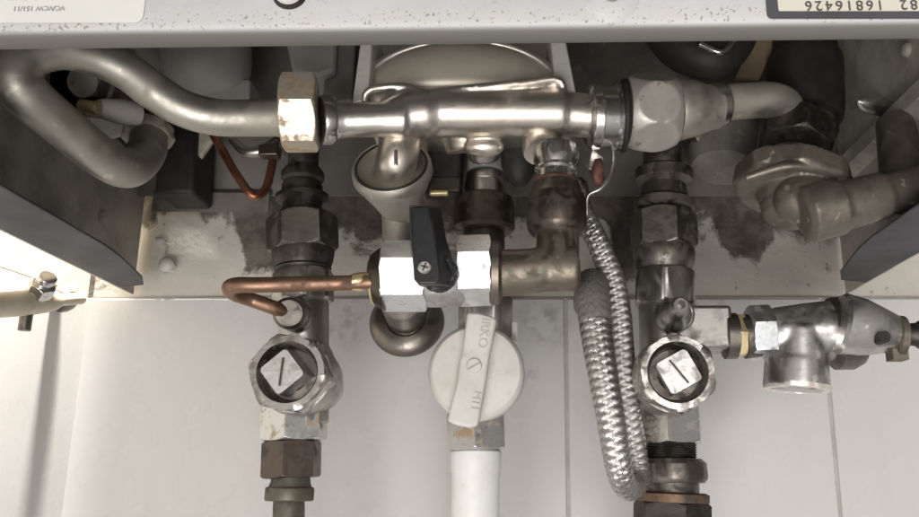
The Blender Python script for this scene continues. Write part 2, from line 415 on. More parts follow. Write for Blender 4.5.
# side panels with inward flanges
for sx, X in ((1, XL), (-1, XR)):
    m = MB(); m.box(Vector((X - sx * .0006, (YF + YW) / 2 + .004, (ZC + top_z) / 2)), .0006, (YW - YF) / 2 - .006, (top_z - ZC) / 2)
    sp = m.build('side_panel', M['steel'], bc)
    w = .033
    out = [Vector((X, YF + .012, ZC)), Vector((X + sx * w, YF + .012, ZC))]
    ye = .412 if sx > 0 else .40
    out += [Vector((X + sx * w, ye - .03, ZC)), Vector((X + sx * (w - .002), ye - .01, ZC)), Vector((X + sx * (w - .006), ye + .012, ZC)), Vector((X + sx * (w - .010), ye + .034, ZC)),
            Vector((X + sx * .016, ye + .052, ZC)), Vector((X, ye + .058, ZC))]
    m = MB(); m.prism(out, Vector((0, 0, .0012))); m.build('flange', M['flange'], sp, bevel=.0004)
    # pressed shelf along the panel half way up
    m = MB(); m.loft([[Vector((X + sx * a, y, ZC + z)) for a, z in ((0, .062), (.007, .066), (.007, .074), (0, .079))] for y in (YF + .03, YW - .02)])
    m.build('pressed_rib', M['steel'], sp, ang=20)
    for (yy, zz) in ((.33, .030), (.44, .032), (.38, .10)):
        c = Vector((X, yy, ZC + zz)); m = MB(); m.rev(c + Vector((sx * .003, 0, 0)), c, [(0, 3), (.3, 6.5), (1, 8)]); m.build('rivet', M['steel'], sp)
m = MB(); m.box(Vector(((XL + XR) / 2, (YF + YW) / 2, top_z)), (XR - XL) / 2, (YW - YF) / 2, .001); m.build('top_panel', M['steel'], bc)
ZB = P(250, 196, YW - .012).z; YB = YW - .012
m = MB(); m.box(Vector(((XL + XR) / 2, YB, (ZB + top_z) / 2)), (XR - XL) / 2 - .001, .0008, (top_z - ZB) / 2); bp = m.build('back_panel', M['back'], bc)
zlo = P(250, 214, YB - .001).z
m = MB(); m.loft([[Vector((x, y, z)) for y, z in ((YB - .0012, ZB + .004), (YB - .006, ZB), (YB - .006, zlo), (YB - .0048, zlo), (YB - .0048, ZB - .0008), (YB - .0012, ZB + .0025))] for x in (XL + .012, P(272, 200, YB).x)])
m.build('flange', matte('worn_flange', (.20, .175, .155), (.10, .09, .08), .6, 50, .1), bp)
for px, py, r in ((164, 263, 7.5), (158, 239, 4)):
    c = P(px, py, YW - .012); m = MB(); m.rev(c, c + Vector((0, .02, 0)), [(0, r * .4), (.06, r * .8), (.14, r), (.25, r * .95), (.3, r * .5), (1, r * .45)]); m.build('screw', M['white_plastic'], bp)
c = P(857, 101, .40); m = MB(); m.rev(c, c + Vector((.02, 0.01, 0)), [(0, 2), (.15, 7), (.4, 9), (1, 9)]); m.build('screw', M['bright'], bp)
# ------------------------------------------------------------------ things inside the casing, behind
def Pp(lst): return [P(*a) for a in lst]
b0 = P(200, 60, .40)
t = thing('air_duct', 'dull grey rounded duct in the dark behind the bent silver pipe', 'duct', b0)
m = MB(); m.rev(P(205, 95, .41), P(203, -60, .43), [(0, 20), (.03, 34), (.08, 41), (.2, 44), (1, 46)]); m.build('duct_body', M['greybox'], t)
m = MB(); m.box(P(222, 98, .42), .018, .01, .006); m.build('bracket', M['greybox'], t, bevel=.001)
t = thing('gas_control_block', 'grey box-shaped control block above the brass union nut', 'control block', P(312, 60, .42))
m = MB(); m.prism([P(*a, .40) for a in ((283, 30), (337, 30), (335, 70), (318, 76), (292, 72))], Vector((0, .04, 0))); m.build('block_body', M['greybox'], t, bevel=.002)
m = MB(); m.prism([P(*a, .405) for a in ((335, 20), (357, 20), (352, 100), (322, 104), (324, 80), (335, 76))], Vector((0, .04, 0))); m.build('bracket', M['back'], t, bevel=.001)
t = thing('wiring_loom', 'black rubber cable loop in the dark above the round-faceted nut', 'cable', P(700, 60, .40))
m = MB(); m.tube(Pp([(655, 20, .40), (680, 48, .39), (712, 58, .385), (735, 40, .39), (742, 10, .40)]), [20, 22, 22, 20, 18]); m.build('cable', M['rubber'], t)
m = MB(); m.tube(Pp([(700, 44, .373), (722, 52, .372), (736, 38, .378)]), [3, 3, 3]); m.build('wire', M['chrome'], t)  # thin chrome strand added as the glint on the black cable
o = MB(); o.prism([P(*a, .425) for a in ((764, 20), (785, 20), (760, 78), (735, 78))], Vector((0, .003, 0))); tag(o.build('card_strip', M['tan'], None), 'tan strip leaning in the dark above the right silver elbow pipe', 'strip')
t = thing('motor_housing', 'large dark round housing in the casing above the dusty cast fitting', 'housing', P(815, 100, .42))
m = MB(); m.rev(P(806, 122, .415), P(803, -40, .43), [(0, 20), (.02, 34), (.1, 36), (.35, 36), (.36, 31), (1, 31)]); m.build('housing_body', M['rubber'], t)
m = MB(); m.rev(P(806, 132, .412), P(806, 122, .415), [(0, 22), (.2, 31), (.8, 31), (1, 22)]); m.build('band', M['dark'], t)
t = thing('flue_ring', 'dark ringed port with a nut inside, framed by the bent silver pipe', 'port', P(75, 80, .42))
c = P(96, 62, .395); m = MB(); m.rev(c + Vector((0, -.004, -.012)), c + Vector((0, .02, .004)), [(0, 56), (.1, 60), (1, 60)]); m.build('cover_plate', M['palegrey'], t)
c = P(80, 80, .352)
m = MB(); m.rev(c, c + Vector((0, .03, .012)), [(.6, 26), (.1, 27), (.0, 29), (0, 33), (.1, 35), (1, 35)]); m.build('ring', M['darkgrey'], t)
m = MB(); m.rev(c + Vector((0, .002, 0)), c + Vector((0, .028, .011)), nut(15), 15, 20); m.build('nut', M['pale_nut'], t)
t = thing('test_nipple', 'small pale brass nipple under the dark ringed port', 'nipple', P(82, 105, .40))
m = MB(); m.rev(P(80, 106, .345), P(99, 109, .345), cyl(7)); m.build('nipple_body', M['brass'], t)
m = MB(); m.rev(P(98, 108, .348), P(136, 114, .365), [(0, 8), (.1, 10), (.6, 13), (1, 12)]); m.build('tube', M['palegrey'], t)
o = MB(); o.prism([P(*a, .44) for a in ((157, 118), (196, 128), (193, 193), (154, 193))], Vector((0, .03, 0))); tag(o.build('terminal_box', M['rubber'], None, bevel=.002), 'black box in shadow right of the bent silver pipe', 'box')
o = MB(); o.prism([P(*a, .445) for a in ((186, 124), (216, 128), (214, 138), (200, 158), (194, 150))], Vector((0, .004, 0))); tag(o.build('insulation_scrap', M['mortar'], None, bevel=.001), 'torn pale scrap beside the black box', 'scrap')
o = MB(); o.tube(Pp([(205, 120, .43), (222, 150, .42), (240, 180, .415), (254, 196, .415), (266, 188, .42), (273, 160, .43), (276, 140, .44)]), [4.2] * 7)
tag(o.build('capillary_tube', M['copper_dark'], None), 'thin dull copper capillary tube looping behind the union nut', 'copper tube')
t = thing('pipe_clip', 'small tarnished metal clip hanging under the bent silver pipe', 'clip', P(262, 145, .42))
m = MB(); m.tube(Pp([(232, 140, .42), (245, 151, .415), (262, 151, .415), (276, 142, .42)]), [4, 5, 6, 5]); m.build('clip_body', M['chrome_dull'], t)
m = MB(); m.box(P(270, 152, .415), .005, .004, .003); m.build('clip_end', M['bronze'], t, bevel=.0006)
# ------------------------------------------------------------------ U-shaped silver pipe
t = thing('bent_silver_pipe', 'dusty silver pipe bent in a wide U with a scuffed nut at its right', 'pipe', P(290, 117, .345))
m = MB(); m.tube(Pp([(149, 132, .40), (146, 152, .385), (128, 168, .365), (100, 156, .345), (62, 125, .325), (30, 98, .31), (17, 78, .305), (30, 57, .305), (62, 50, .31), (98, 58, .318), (128, 72, .325), (152, 90, .332), (182, 108, .338), (215, 117, .342), (250, 118, .345), (292, 118, .345)]),
              [17.5, 19, 20, 20.5, 21.5, 23, 24, 21, 19.5, 19, 19, 19, 18.5, 18.5, 18.5, 18.5], seg=48); m.build('pipe', M['pipe_silver'], t)
m = MB(); m.rev(P(151, 126, .402), P(149, 137, .40), cyl(22)); m.rev(P(152, 108, .404), P(151, 127, .402), cyl(17)); m.build('end_nut', M['bronze'], t)
m = MB(); m.rev(P(149, 131, .398), P(148, 139, .396), cyl(24, t=.2)); m.rough(.0012, 260); m.build('sealant_ring', M['mortar'], t)
m = MB(); m.rev(P(282, 113, .345), P(318, 113, .347), nut(35, t=.1), 35, 19); m.build('union_nut', M['brassnut'], t)
# ------------------------------------------------------------------ manifold casting
t = thing('hydraulic_manifold', 'cast silver manifold spanning the middle under the front rail', 'manifold', P(500, 110, .37))
m = MB(); m.rev(P(321, 120, .35), P(334, 120, .352), cyl(25, t=.2)); m.build('collar', M['chrome'], t)
m = MB()
m.rev(P(330, 121, .352), P(405, 119, .357), [(0, 17), (.08, 19), (.2, 17), (.7, 17.5), (1, 21)])
m.rev(P(385, 117, .357), P(440, 112, .362), [(0, 17), (.35, 24), (.7, 26), (1, 24)])
m.rev(P(434, 112, .362), P(566, 112, .366), [(0, 22), (.03, 25.5), (.97, 25.5), (1, 22)])
m.rev(P(555, 113, .366), P(592, 116, .367), cyl(22))
# web between the tube and the dome, with a raised ridge along its top edge
m.prism([P(x, y, .358) for x, y in ((366, 122), (368, 90), (408, 88), (426, 95), (438, 92), (520, 84), (560, 81), (565, 118))], Vector((0, .04, 0)))
m.tube(Pp([(364, 108, .356), (367, 92, .354), (385, 87, .353), (408, 87, .353), (425, 95, .352), (438, 92, .353), (480, 87, .353), (525, 83, .354), (558, 80, .355), (565, 96, .358)]), [3.4, 4, 4, 4, 4, 4.2, 4.2, 4.2, 4.2, 3.5], seg=20)
m.ball(P(484, 147, .37), 15 * S(P(484, 147, .37)), (1.4, .8, .7))
m.rev(P(455, 80, .375), P(470, 150, .385), cyl(24))
m.rev(P(548, 110, .375), P(555, 160, .388), [(0, 24), (.6, 24), (1, 19)])
m.rev(P(480, 90, .372), P(484, 158, .40), cyl(17))
# dome behind the tube
m.prism([P(x, y, .402) for x, y in ((362, 100), (570, 96), (570, 60), (560, 15), (368, 15), (360, 60))], Vector((0, .014, 0)))
m.build('casting', M['silver'], t, fuse=.0009, smooth_it=9)
m = MB(); c = P(462, 97, .384); kk = S(c); rg = []
for a in range(1, 37):
    th = R(a * 2.5)
    rg.append([Vector((c.x + 100 * kk * math.sin(th) * math.cos(R(b_ * 3)), c.y - .022 * math.cos(th), c.z + (56 if R(b_ * 3) < math.pi else 24) * kk * math.sin(th) * math.sin(R(b_ * 3)))) for b_ in range(120)])
rg.append([p + Vector((0, .02, 0)) for p in rg[-1]]); m.loft(rg); m.build('dome_cover', M['dome'], t, ang=80)
m = MB(); rp = [Vector((c.x + math.cos(R(a)) * 97 * kk, c.y - .007, c.z + math.sin(R(a)) * 54 * kk)) for a in range(0, 181, 4)]
m.tube(rp, [4.5] * len(rp), seg=20, n=3); m.build('rim', M['silver'], t)
for a in (((352, 103), (368, 101), (374, 20), (363, 20)), ((556, 92), (577, 98), (562, 20), (548, 20))):
    m = MB(); m.prism([P(x, y, .364) for x, y in a], Vector((0, .034, 0))); m.build('side_rib', M['rib'], t, bevel=.0008)
m = MB(); m.rev(P(587, 117, .366), P(621, 117, .368), [(0, 28), (.08, 32), (.3, 33), (.34, 31), (.75, 31), (.8, 33.5), (1, 33)]); m.build('collar', M['chrome'], t)
m = MB(); m.rev(P(621, 116, .368), P(626, 116, .368), cyl(37, t=.3)); m.build('seal_ring', M['rubber'], t)
for px, py, r in ((540, 142, 12.5),):
    c = P(px, py - 2, .372); m = MB(); m.rev(c + Vector((0, -.0035, -.0085)), c + Vector((0, .003, .008)), [(0, r * 1.3), (.1, r * 1.42), (1, r * 1.42)]); m.build('plug', M['silver'], t)
# ------------------------------------------------------------------ outlet with round faceted nut and elbow
t = thing('outlet_elbow', 'silver elbow pipe with a big round-faceted nut, right of the manifold', 'pipe elbow', P(650, 108, .37))
m = MB(); n_ = 30; a_ = 35.5
m.rev(P(626, 112, .368), P(675, 112, .37), [(i / n_, a_ * (1.1547 - .21 * abs(2 * i / n_ - 1) ** 2.0)) for i in range(n_ + 1)], a_, -14, seg=144); m.build('faceted_nut', M['pale_nut'], t)
m = MB(); m.rev(P(673, 110, .37), P(717, 107, .374), [(0, 30), (.1, 31), (.45, 28), (.8, 23), (1, 22)]); m.build('taper', M['pipe_silver'], t)
m = MB(); m.rev(P(708, 106, .373), P(723, 105, .375), cyl(22, t=.15)); m.build('collar', M['chrome_dull'], t)
m = MB(); m.tube(Pp([(718, 103, .375), (745, 101, .377), (768, 100, .379), (784, 105, .383), (788, 120, .39), (788, 140, .395)]), [18, 18, 18, 17.6, 17, 16], seg=40); m.build('pipe', M['pipe_silver'], t)
# things seen below the outlet
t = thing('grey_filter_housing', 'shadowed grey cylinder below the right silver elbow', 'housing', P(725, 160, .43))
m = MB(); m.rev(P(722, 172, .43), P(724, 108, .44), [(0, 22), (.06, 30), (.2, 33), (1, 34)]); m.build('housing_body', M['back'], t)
m = MB(); m.rev(P(690, 140, .43), P(705, 132, .43), cyl(16)); m.build('stub', M['bronze'], t)
# ------------------------------------------------------------------ dusty cast union right
t = thing('cast_union', 'dusty brown cast brass union with a thick arm slanting to the right edge', 'pipe union', P(790, 190, .37))
m = MB()
dc = P(792, 186, .372); da = Vector((-.2, -.17, -.97)).normalized()
m.rev(dc - da * .014, dc + da * .010, [(0, 34), (.25, 36), (.32, 57), (.66, 58), (.74, 53), (.8, 34), (1, 30)], 55, 10, sides=8)
m.rev(dc + da * .006, dc + da * .020, [(0, 30), (.5, 29), (.8, 25), (1, 12)])
m.rev(P(802, 216, .352), P(960, 176, .352), [(0, 20), (.03, 28), (.22, 28.5), (.25, 25), (.5, 24), (.54, 21), (1, 21)])
m.ball(P(806, 200, .36), .013, (1.1, .9, .9))
m.tube(Pp([(745, 178, .352), (790, 166, .348), (838, 172, .352)]), [4, 5, 4], seg=16)
m.build('casting', M['dusty'], t, fuse=.0007, smooth_it=2)
m = MB(); m.rev(P(797, 128, .392), P(795, 152, .385), nut(33), 33, 12); m.build('top_nut', M['dark'], t)
m = MB(); m.prism([P(x, y, .355) for x, y in ((757, 160), (800, 165), (828, 160), (828, 168), (800, 173), (764, 172))], Vector((0, .01, 0))); m.build('rib', M['dusty'], t, bevel=.001)
m = MB(); m.rev(P(905, 200, .362), P(895, 125, .385), [(0, 20), (.2, 21), (1, 19)]); m.build('arm_socket', M['dusty'], t)
m = MB(); m.prism([P(x, y, .345) for x, y in ((876, 200), (930, 180), (930, 187), (878, 208))], Vector((0, .008, 0))); m.build('bracket', M['darkgrey'], t, bevel=.001)
# ------------------------------------------------------------------ socket elbow left of middle
t = thing('socket_elbow', 'silver socket elbow with a round cupped flange under the manifold', 'pipe elbow', P(392, 170, .375))
c = P(391, 165, .368); ax = Vector((.05, .80, -.42)).normalized()
m = MB(); m.rev(c, c + ax * .034, [(.14, 20), (.10, 30), (.02, 34.5), (0, 37), (.04, 39), (.16, 39.5), (.22, 37), (.55, 27), (1, 15)]); m.build('cup', M['pipe_silver'], t)
oa = ax.orthogonal().normalized(); ob_ = ax.cross(oa); ko = S(c)
m = MB(); m.tube([c + ax * .0002 + (oa * math.cos(R(q_)) + ob_ * math.sin(R(q_))) * 35.2 * ko for q_ in range(0, 361, 10)], [1.1] * 37, seg=10, n=3); m.build('o_ring', M['rubber'], t)
m = MB(); m.tube(Pp([(400, 122, .372), (400, 140, .368), (397, 160, .368), (393, 172, .375)]), [21, 21, 21, 20]); m.build('tube', M['silver'], t)
m = MB(); m.tube(Pp([(396, 185, .39), (397, 205, .395), (397, 250, .395), (399, 262, .395)]), [18, 16, 13.5, 13.5]); m.build('drop_tube', M['pipe_silver'], t)
m = MB(); m.rev(P(396, 150, .347), P(396, 165, .348), cyl(2)); m.build('pin', M['chrome'], t)
t = thing('spring_clip_block', 'black plastic block between the socket elbow and the gas pipe', 'block', P(443, 160, .40))
m = MB(); m.prism([P(x, y, .395) for x, y in ((426, 128), (462, 128), (459, 180), (428, 180))], Vector((0, .03, 0))); m.build('block_body', M['rubber'], t, bevel=.002)
m = MB(); m.box(P(443, 188, .40), .009, .006, .004); m.build('foot', M['dark'], t, bevel=.001)
m = MB(); m.rev(P(430, 193, .393), P(448, 193, .393), cyl(3)); m.build('pin', M['brass'], t)
# ------------------------------------------------------------------ gas pipe + gas cock
t = thing('gas_pipe', 'dark grey gas pipe dropping from the manifold to the white gas cock', 'pipe', P(483, 200, .42))
m = MB(); m.rev(P(486, 135, .41), P(485, 172, .41), cyl(18)); m.build('pipe', M['greybox'], t)
m = MB(); m.rev(P(485, 174, .41), P(485, 184, .41), cyl(19, t=.2)); m.rev(P(485, 184, .41), P(485, 197, .41), cyl(21)); m.build('collar', M['chrome_dull'], t)
m = MB(); m.rev(P(484, 196, .41), P(484, 232, .41), [(0, 22), (.1, 29), (.25, 30), (.9, 31), (1, 28)]); m.build('union_nut', M['bronze'], t)
m = MB(); m.rev(P(484, 232, .412), P(484, 300, .412), cyl(21)); m.build('lower_pipe', M['darkgrey'], t)
o = MB(); c = P(519, 158, .40); o.ball(c, 20 * S(c), (.9, .8, 1.5)); tag(o.build('grommet', M['rubber'], None), 'black rubber grommet between the gas pipe and the ribbed elbow', 'grommet')
t = thing('gas_cock', 'white plastic round gas cock with an embossed lever, on a white pipe', 'gas valve', P(475, 480, .40))
c = P(476, 371, .378)
m = MB(); m.rev(c, c + Vector((0, .026, 0)), [(0, 2), (0, 30), (.03, 42.5), (.08, 45.5), (.16, 47), (.55, 47.5), (.62, 46), (.64, 40), (1, 36)]); m.build('disc', M['white_plastic'], t, ang=30)
m = MB(); lv = [(467, 312), (479, 312.5), (492, 316), (497, 319), (489, 357), (488, 366), (486, 381), (478, 425), (470, 427.5), (457, 425), (447, 421), (457, 382), (459, 362), (462, 352)]
m.prism([P(x, y, .369) for x, y in lv], Vector((0, .008, 0))); lev = m.build('lever', M['white_plastic'], t, bevel=.0012, bseg=3)
c = P(474, 366, .3688); m = MB(); m.rev(c + Vector((0, -.0009, 0)), c + Vector((0, .004, 0)), [(0, 1), (0, 7.0), (.1, 7.6), (1, 7.6)]); scr = m.build('screw', M['white_plastic'], lev)
m = MB(); m.box(c + Vector((0, -.0009, 0)), 7 * S(c), .0002, .9 * S(c), Matrix.Rotation(R(-30), 3, 'Y')); m.build('slot', M['ink_pale'], scr)
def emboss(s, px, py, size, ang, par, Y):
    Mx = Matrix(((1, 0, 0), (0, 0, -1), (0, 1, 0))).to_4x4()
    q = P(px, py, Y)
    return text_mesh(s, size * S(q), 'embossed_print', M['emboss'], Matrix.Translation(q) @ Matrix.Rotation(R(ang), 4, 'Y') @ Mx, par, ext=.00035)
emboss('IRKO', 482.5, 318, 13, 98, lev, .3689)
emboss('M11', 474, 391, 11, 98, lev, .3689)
m = MB(); m.rev(P(476, 413, .40), P(477, 450, .40), nut(28, t=.08), 28, -3); m.build('hex_nut', M['bright'], t)
m = MB(); m.rev(P(476, 449, .40), P(472, 720, .40), [(0, 24), (.012, 26.5), (.09, 26), (.1, 24.8), (1, 24.8)]); m.build('pipe', M['white_paint'], t)
m = MB(); m.rev(P(486, 296, .40), P(485, 340, .40), [(0, 20), (.06, 27), (.9, 27), (1, 24)], 25, 25); m.box(P(511, 332, .402), .003, .004, .004); m.build('inlet_union', M['chrome_dull'], t)
# ------------------------------------------------------------------ isolating valves
def spindle_valve(t, cx, cy, Y, rr, mring, msp, mbody, hexrot, sqrot, sp_r=16, slot=4, sdx=0):
    f = P(cx, cy, Y); k = S(f)
    m = MB(); m.rev(f + Vector((0, .012, 0)), f + Vector((0, .060, 0)), [(0, rr * .93), (.1, rr * .98), (.5, rr * .95), (1, rr * .7)]); m.build('valve_barrel', mbody, t)
    m = MB(); m.rev(f + Vector((0, .022, 0)), f, [(0, rr * .95), (.3, rr * 1.1), (.75, rr * 1.1), (.9, rr * 1.08), (.97, rr * 1.03), (1, rr * .96), (1, rr * .80), (.9, rr * .74), (.6, rr * .66), (.1, rr * .64)], rr * .95, hexrot); m.build('hex_ring', mring, t, ang=30)
    sp = f + Vector((0, .003, 0)) + Vector((k * sdx, 0, 0))
    m = MB(); m.rev(f + Vector((0, .010, 0)), f + Vector((0, .014, 0)), [(0, 1), (0, rr * .67), (1, rr * .67)]); m.build('recess', M['darkgrey'], t)  # floor in a darker metal, the shade inside the ring put into its colour
    m = MB(); m.rev(sp + Vector((0, .004, 0)), sp + Vector((0, .014, 0)), [(0, rr * .40), (.12, rr * .46), (1, rr * .48)]); m.build('stem', M['chrome_dull'], t)
    tv = Vector((-.10, -1, -.03)).normalized()
    m = MB(); m.rev(sp + tv * .006, sp - tv * .010, [(0, 1), (0, sp_r * 1.30), (.06, sp_r * 1.38), (1, sp_r * 1.40)], sp_r, sqrot, sides=4); m.rough(.00005, 500); s_ = m.build('spindle', msp, t)
    q = Matrix.Rotation(R(slot), 3, 'Y')
    for dd in (-1, 1):
        m = MB(); m.box(sp + tv * .0060 + q @ Vector((dd * 1.5 * k, 0, 0)), .5 * k, .0004, sp_r * .85 * k, q); m.build('slot_edge', M['chrome_dull'], s_)
    m = MB(); m.box(sp + tv * .0060, 1.0 * k, .0003, sp_r * .85 * k, q); m.build('slot', M['dark'], s_)
t = thing('isolating_valve', 'left isolating valve, chrome hexagon ring around a square spindle, copper tube plugged in', 'valve', P(290, 560, .40), 'isolating valves under the boiler')
Y = .40
m = MB(); m.rev(P(304, 140, Y), P(303, 170, Y), cyl(15)); m.rev(P(303, 168, Y), P(302, 194, Y), [(0, 17), (.2, 21), (.45, 21), (.55, 18), (.7, 20), (1, 20)]); m.rev(P(302, 192, Y), P(302, 218, Y), [(0, 16), (.15, 26), (.3, 26), (.45, 19), (1, 21)]); m.build('threaded_stub', M['dark'], t)
m = MB(); m.rev(P(302, 216, Y), P(303, 252, Y), nut(30.5, t=.12), 30.5, 27); m.build('top_nut', M['darkgrey'], t)
m = MB(); m.rev(P(303, 251, Y), P(303, 274, Y), [(0, 31), (.15, 31), (.55, 29), (.7, 27), (.78, 28), (1, 25)]); m.build('nut_skirt', M['dark'], t)
m = MB(); m.rev(P(303, 272, Y), P(303, 303, Y), [(0, 28), (.1, 30), (.93, 30.5), (1, 28)], 28.5, 5, sides=8); m.build('upper_body', M['chrome_dull'], t)
m = MB()
m.rev(P(304, 300, Y), P(303, 425, Y), [(0, 25), (1, 25)])
m.ball(P(303, 375, Y), 35 * S(P(303, 375, Y)), (.95, .9, 1.25))
m.rev(P(289, 312, .375), P(300, 318, .40), [(0, 14), (.2, 16), (1, 16)])
m.build('body', M['chrome_dull'], t, fuse=.0009)
m = MB(); m.rev(P(289, 313, .372), P(290, 314, .379), [(0, 9), (0, 13), (.2, 16), (1, 16)]); m.build('port_ring', M['darkgrey'], t)
spindle_valve(t, 287, 372, .362, 37.5, M['ring'], M['cap'], M['chrome_dull'], 40, 6, 16.5, 4, -2)
m = MB(); m.rev(P(295, 405, Y), P(294, 441, Y), nut(29, t=.1), 29, -16); m.build('hex_nut', M['bright'], t)
m = MB(); m.rev(P(292, 441, Y), P(291, 478, Y), nut(26, t=.07), 26, -16); m.build('hex_nut', M['bronze'], t)
m = MB(); m.rev(P(291, 477, Y), P(290, 490, Y), [(0, 19), (.4, 19.5), (1, 22)]); m.rev(P(290, 487, Y), P(289, 501, Y), cyl(24, t=.15)); m.build('olive_collar', M['olive'], t)
m = MB(); m.rev(P(289, 498, Y), P(285, 720, Y), cyl(16)); m.build('pipe', M['olive'], t)
# copper tube between ball valve and isolating valve
t = thing('copper_tube', 'bright copper tube doubled back in a hairpin from the ball valve', 'copper tube', P(300, 283, .35))
m = MB(); m.tube(Pp([(372, 282, .352), (340, 283, .352), (300, 284, .350), (258, 285, .348), (238, 285, .349), (230, 288, .354), (236, 294, .362), (252, 300, .368), (272, 307, .370), (290, 314, .3765)]), [7.6, 7.6, 7.8, 8, 8, 8.2, 7.6, 7.2, 7.2, 7.2], seg=28); m.build('tube', M['copper'], t)
m = MB(); m.rev(P(352, 282, .352), P(376, 281, .354), [(0, 8), (.3, 9.5), (.6, 9), (1, 14)]); m.rough(.0006, 400); m.build('solder_joint', M['brass'], t)
# ball valve
t = thing('ball_valve', 'horizontal plated ball valve with a black plastic lever', 'ball valve', P(440, 310, .36))
Y = .36
m = MB(); m.rev(P(370, 280, Y), P(384, 279, Y), [(0, 19), (.2, 25), (.7, 30), (1, 32)]); m.build('end_ring', M['bronze'], t)
m = MB(); m.rev(P(372, 280, Y), P(377, 280, Y), cyl(25, t=.3)); m.build('bead', M['brass'], t)
m = MB(); m.rev(P(383, 276, Y), P(428, 276, Y), nut(31, t=.06), 31, 30); m.build('hex_end', M['bright_blue'], t)
m = MB(); m.rev(P(458, 271, Y), P(492, 270, Y), nut(31, t=.06), 31, 31); m.build('hex_end', M['bright_blue'], t)
m = MB(); m.rev(P(422, 276, Y), P(464, 274, Y), [(0, 29), (.15, 32), (.85, 32), (1, 29)]); m.rough(.0007, 330); m.build('body', M['rough_cast'], t)
kn = P(446, 274, .338)
m = MB(); m.rev(P(438, 272, .336), P(440, 274, .356), [(0, 15), (.06, 19), (.9, 20), (1, 20)]); m.rough(.0004, 600); m.build('knob', M['black_rough'], t)
m = MB(); 
fr = [P(x, y, .328) for x, y in ((411, 207), (429, 206), (436, 240), (440, 278), (436, 284), (419, 284), (414, 279), (412, 240))]
bk = [P(x, y, .340) for x, y in ((409, 205), (441, 206), (447, 240), (458, 272), (452, 288), (420, 287), (415, 281), (410, 240))]
vf = [m.bm.verts.new(p) for p in fr]; vb = [m.bm.verts.new(p) for p in bk]
m.bm.faces.new(vf); m.bm.faces.new(list(reversed(vb)))
for i in range(8): m.bm.faces.new((vf[(i + 1) % 8], vf[i], vb[i], vb[(i + 1) % 8]))
lev = m.build('lever', M['black'], t, bevel=.0008, bseg=3)
c = P(424.5, 267, .3278); m = MB(); m.rev(c + Vector((0, -.0006, 0)), c + Vector((0, .003, 0)), [(0, 1), (0, 5.5), (.15, 6.8), (1, 6.8)]); scr = m.build('screw', M['bright'], lev)
for a in (20, 110):
    m = MB(); m.box(c + Vector((0, -.0007, 0)), 4.2 * S(c), .0002, .8 * S(c), Matrix.Rotation(R(a), 3, 'Y')); m.build('cross_slot', M['ink'], scr)
# bronze elbow
t = thing('bronze_elbow', 'tarnished bronze elbow with a wide ribbed nut, right of the ball valve', 'pipe elbow', P(555, 270, .365))
m = MB(); m.rev(P(490, 273, .36), P(502, 273, .36), [(0, 30), (.2, 32), (.75, 32), (1, 26)]); m.build('end_ring', M['bronze_lit'], t)
m = MB(); m.tube(Pp([(498, 273, .36), (520, 272, .36), (542, 269, .36), (556, 258, .362), (558, 240, .365), (558, 225, .365)]), [24, 23, 22.5, 22, 21.5, 21.5], seg=48)
m.rev(P(530, 272, .36), P(579, 268, .36), [(0, 20), (.9, 23), (1, 20)])
m.build('elbow_body', M['bronze_lit'], t, fuse=.0009)
m = MB(); m.rev(P(556, 183, .368), P(557, 236, .366), [(0, 21), (.06, 24), (.2, 25), (.28, 29), (.34, 30), (.78, 30), (.82, 29), (.86, 29), (.93, 27), (1, 22)]); m.build('ribbed_nut', M['bronze'], t)
m = MB(); m.rev(P(556, 180, .368), P(556, 187, .368), cyl(22.5, t=.3)); m.build('gasket', M['redring'], t)
m = MB(); m.rev(P(556, 150, .37), P(556, 181, .368), [(0, 24), (.35, 23), (.6, 19.5), (.65, 21.5), (.72, 21.5), (.78, 19), (1, 19)]); m.build('spigot', M['chrome'], t)
# ------------------------------------------------------------------ rosette on the wall
t = thing('wall_rosette', 'round brown chrome wall plate around a pipe, on the tiles under the ball valve', 'wall plate', P(405, 325, YW))
c = P(407, 322, YW)
m = MB(); m.rev(c + Vector((0, -.0075, .0015)), c + Vector((0, -.0006, 0)), [(.25, 18), (0, 21), (.04, 25), (.25, 31), (.6, 35.5), (.9, 37.5), (1, 37.5)]); m.build('plate', M['rosette'], t)
m = MB(); m.tube([c + Vector((0, -.0008, .002)), c + Vector((0, -.03, .006)), P(402, 300, .43), P(400, 282, .40)], [20, 20, 19, 18]); m.build('pipe_stub', M['chrome_dull'], t)
# ------------------------------------------------------------------ braided hose
t = thing('braided_hose', 'stainless braided flexible hose folded in a long narrow loop', 'hose', P(630, 490, .39))
hp = Pp([(577, 196, .392), (584, 215, .390), (598, 243, .388), (612, 278, .388), (619, 315, .389), (622, 355, .39), (626, 400, .392), (634, 445, .394), (638, 474, .392), (633, 488, .384), (624, 484, .374), (618, 462, .366), (611, 420, .362), (603, 375, .362), (597, 338, .365), (594, 312, .368), (592, 292, .376), (592, 286, .394), (592, 292, .425), (591, 304, .475)])
hr = [9.5, 10, 10.8, 11.6, 12, 12, 12, 12, 11.6, 11.2, 11.8, 13, 13.6, 14.2, 15, 16.2, 16.8, 17, 17, 17]
hpath, hrad = spline(hp, [r * S(p) for p, r in zip(hp, hr)], 60)
hf = frames(hpath)
m = MB(); seg = 20
m.loft([[p + (u * math.cos(2 * math.pi * i / seg) + w * math.sin(2 * math.pi * i / seg)) * r * .93 for i in range(seg)] for p, r, (tt, u, w) in zip(hpath, hrad, hf)]); m.build('core', M['hose_core'], t)
arc = [0]
for a, b in zip(hpath, hpath[1:]): arc.append(arc[-1] + (b - a).length)
m = MB(); m_top = MB(); NS = 12
pitch = .042
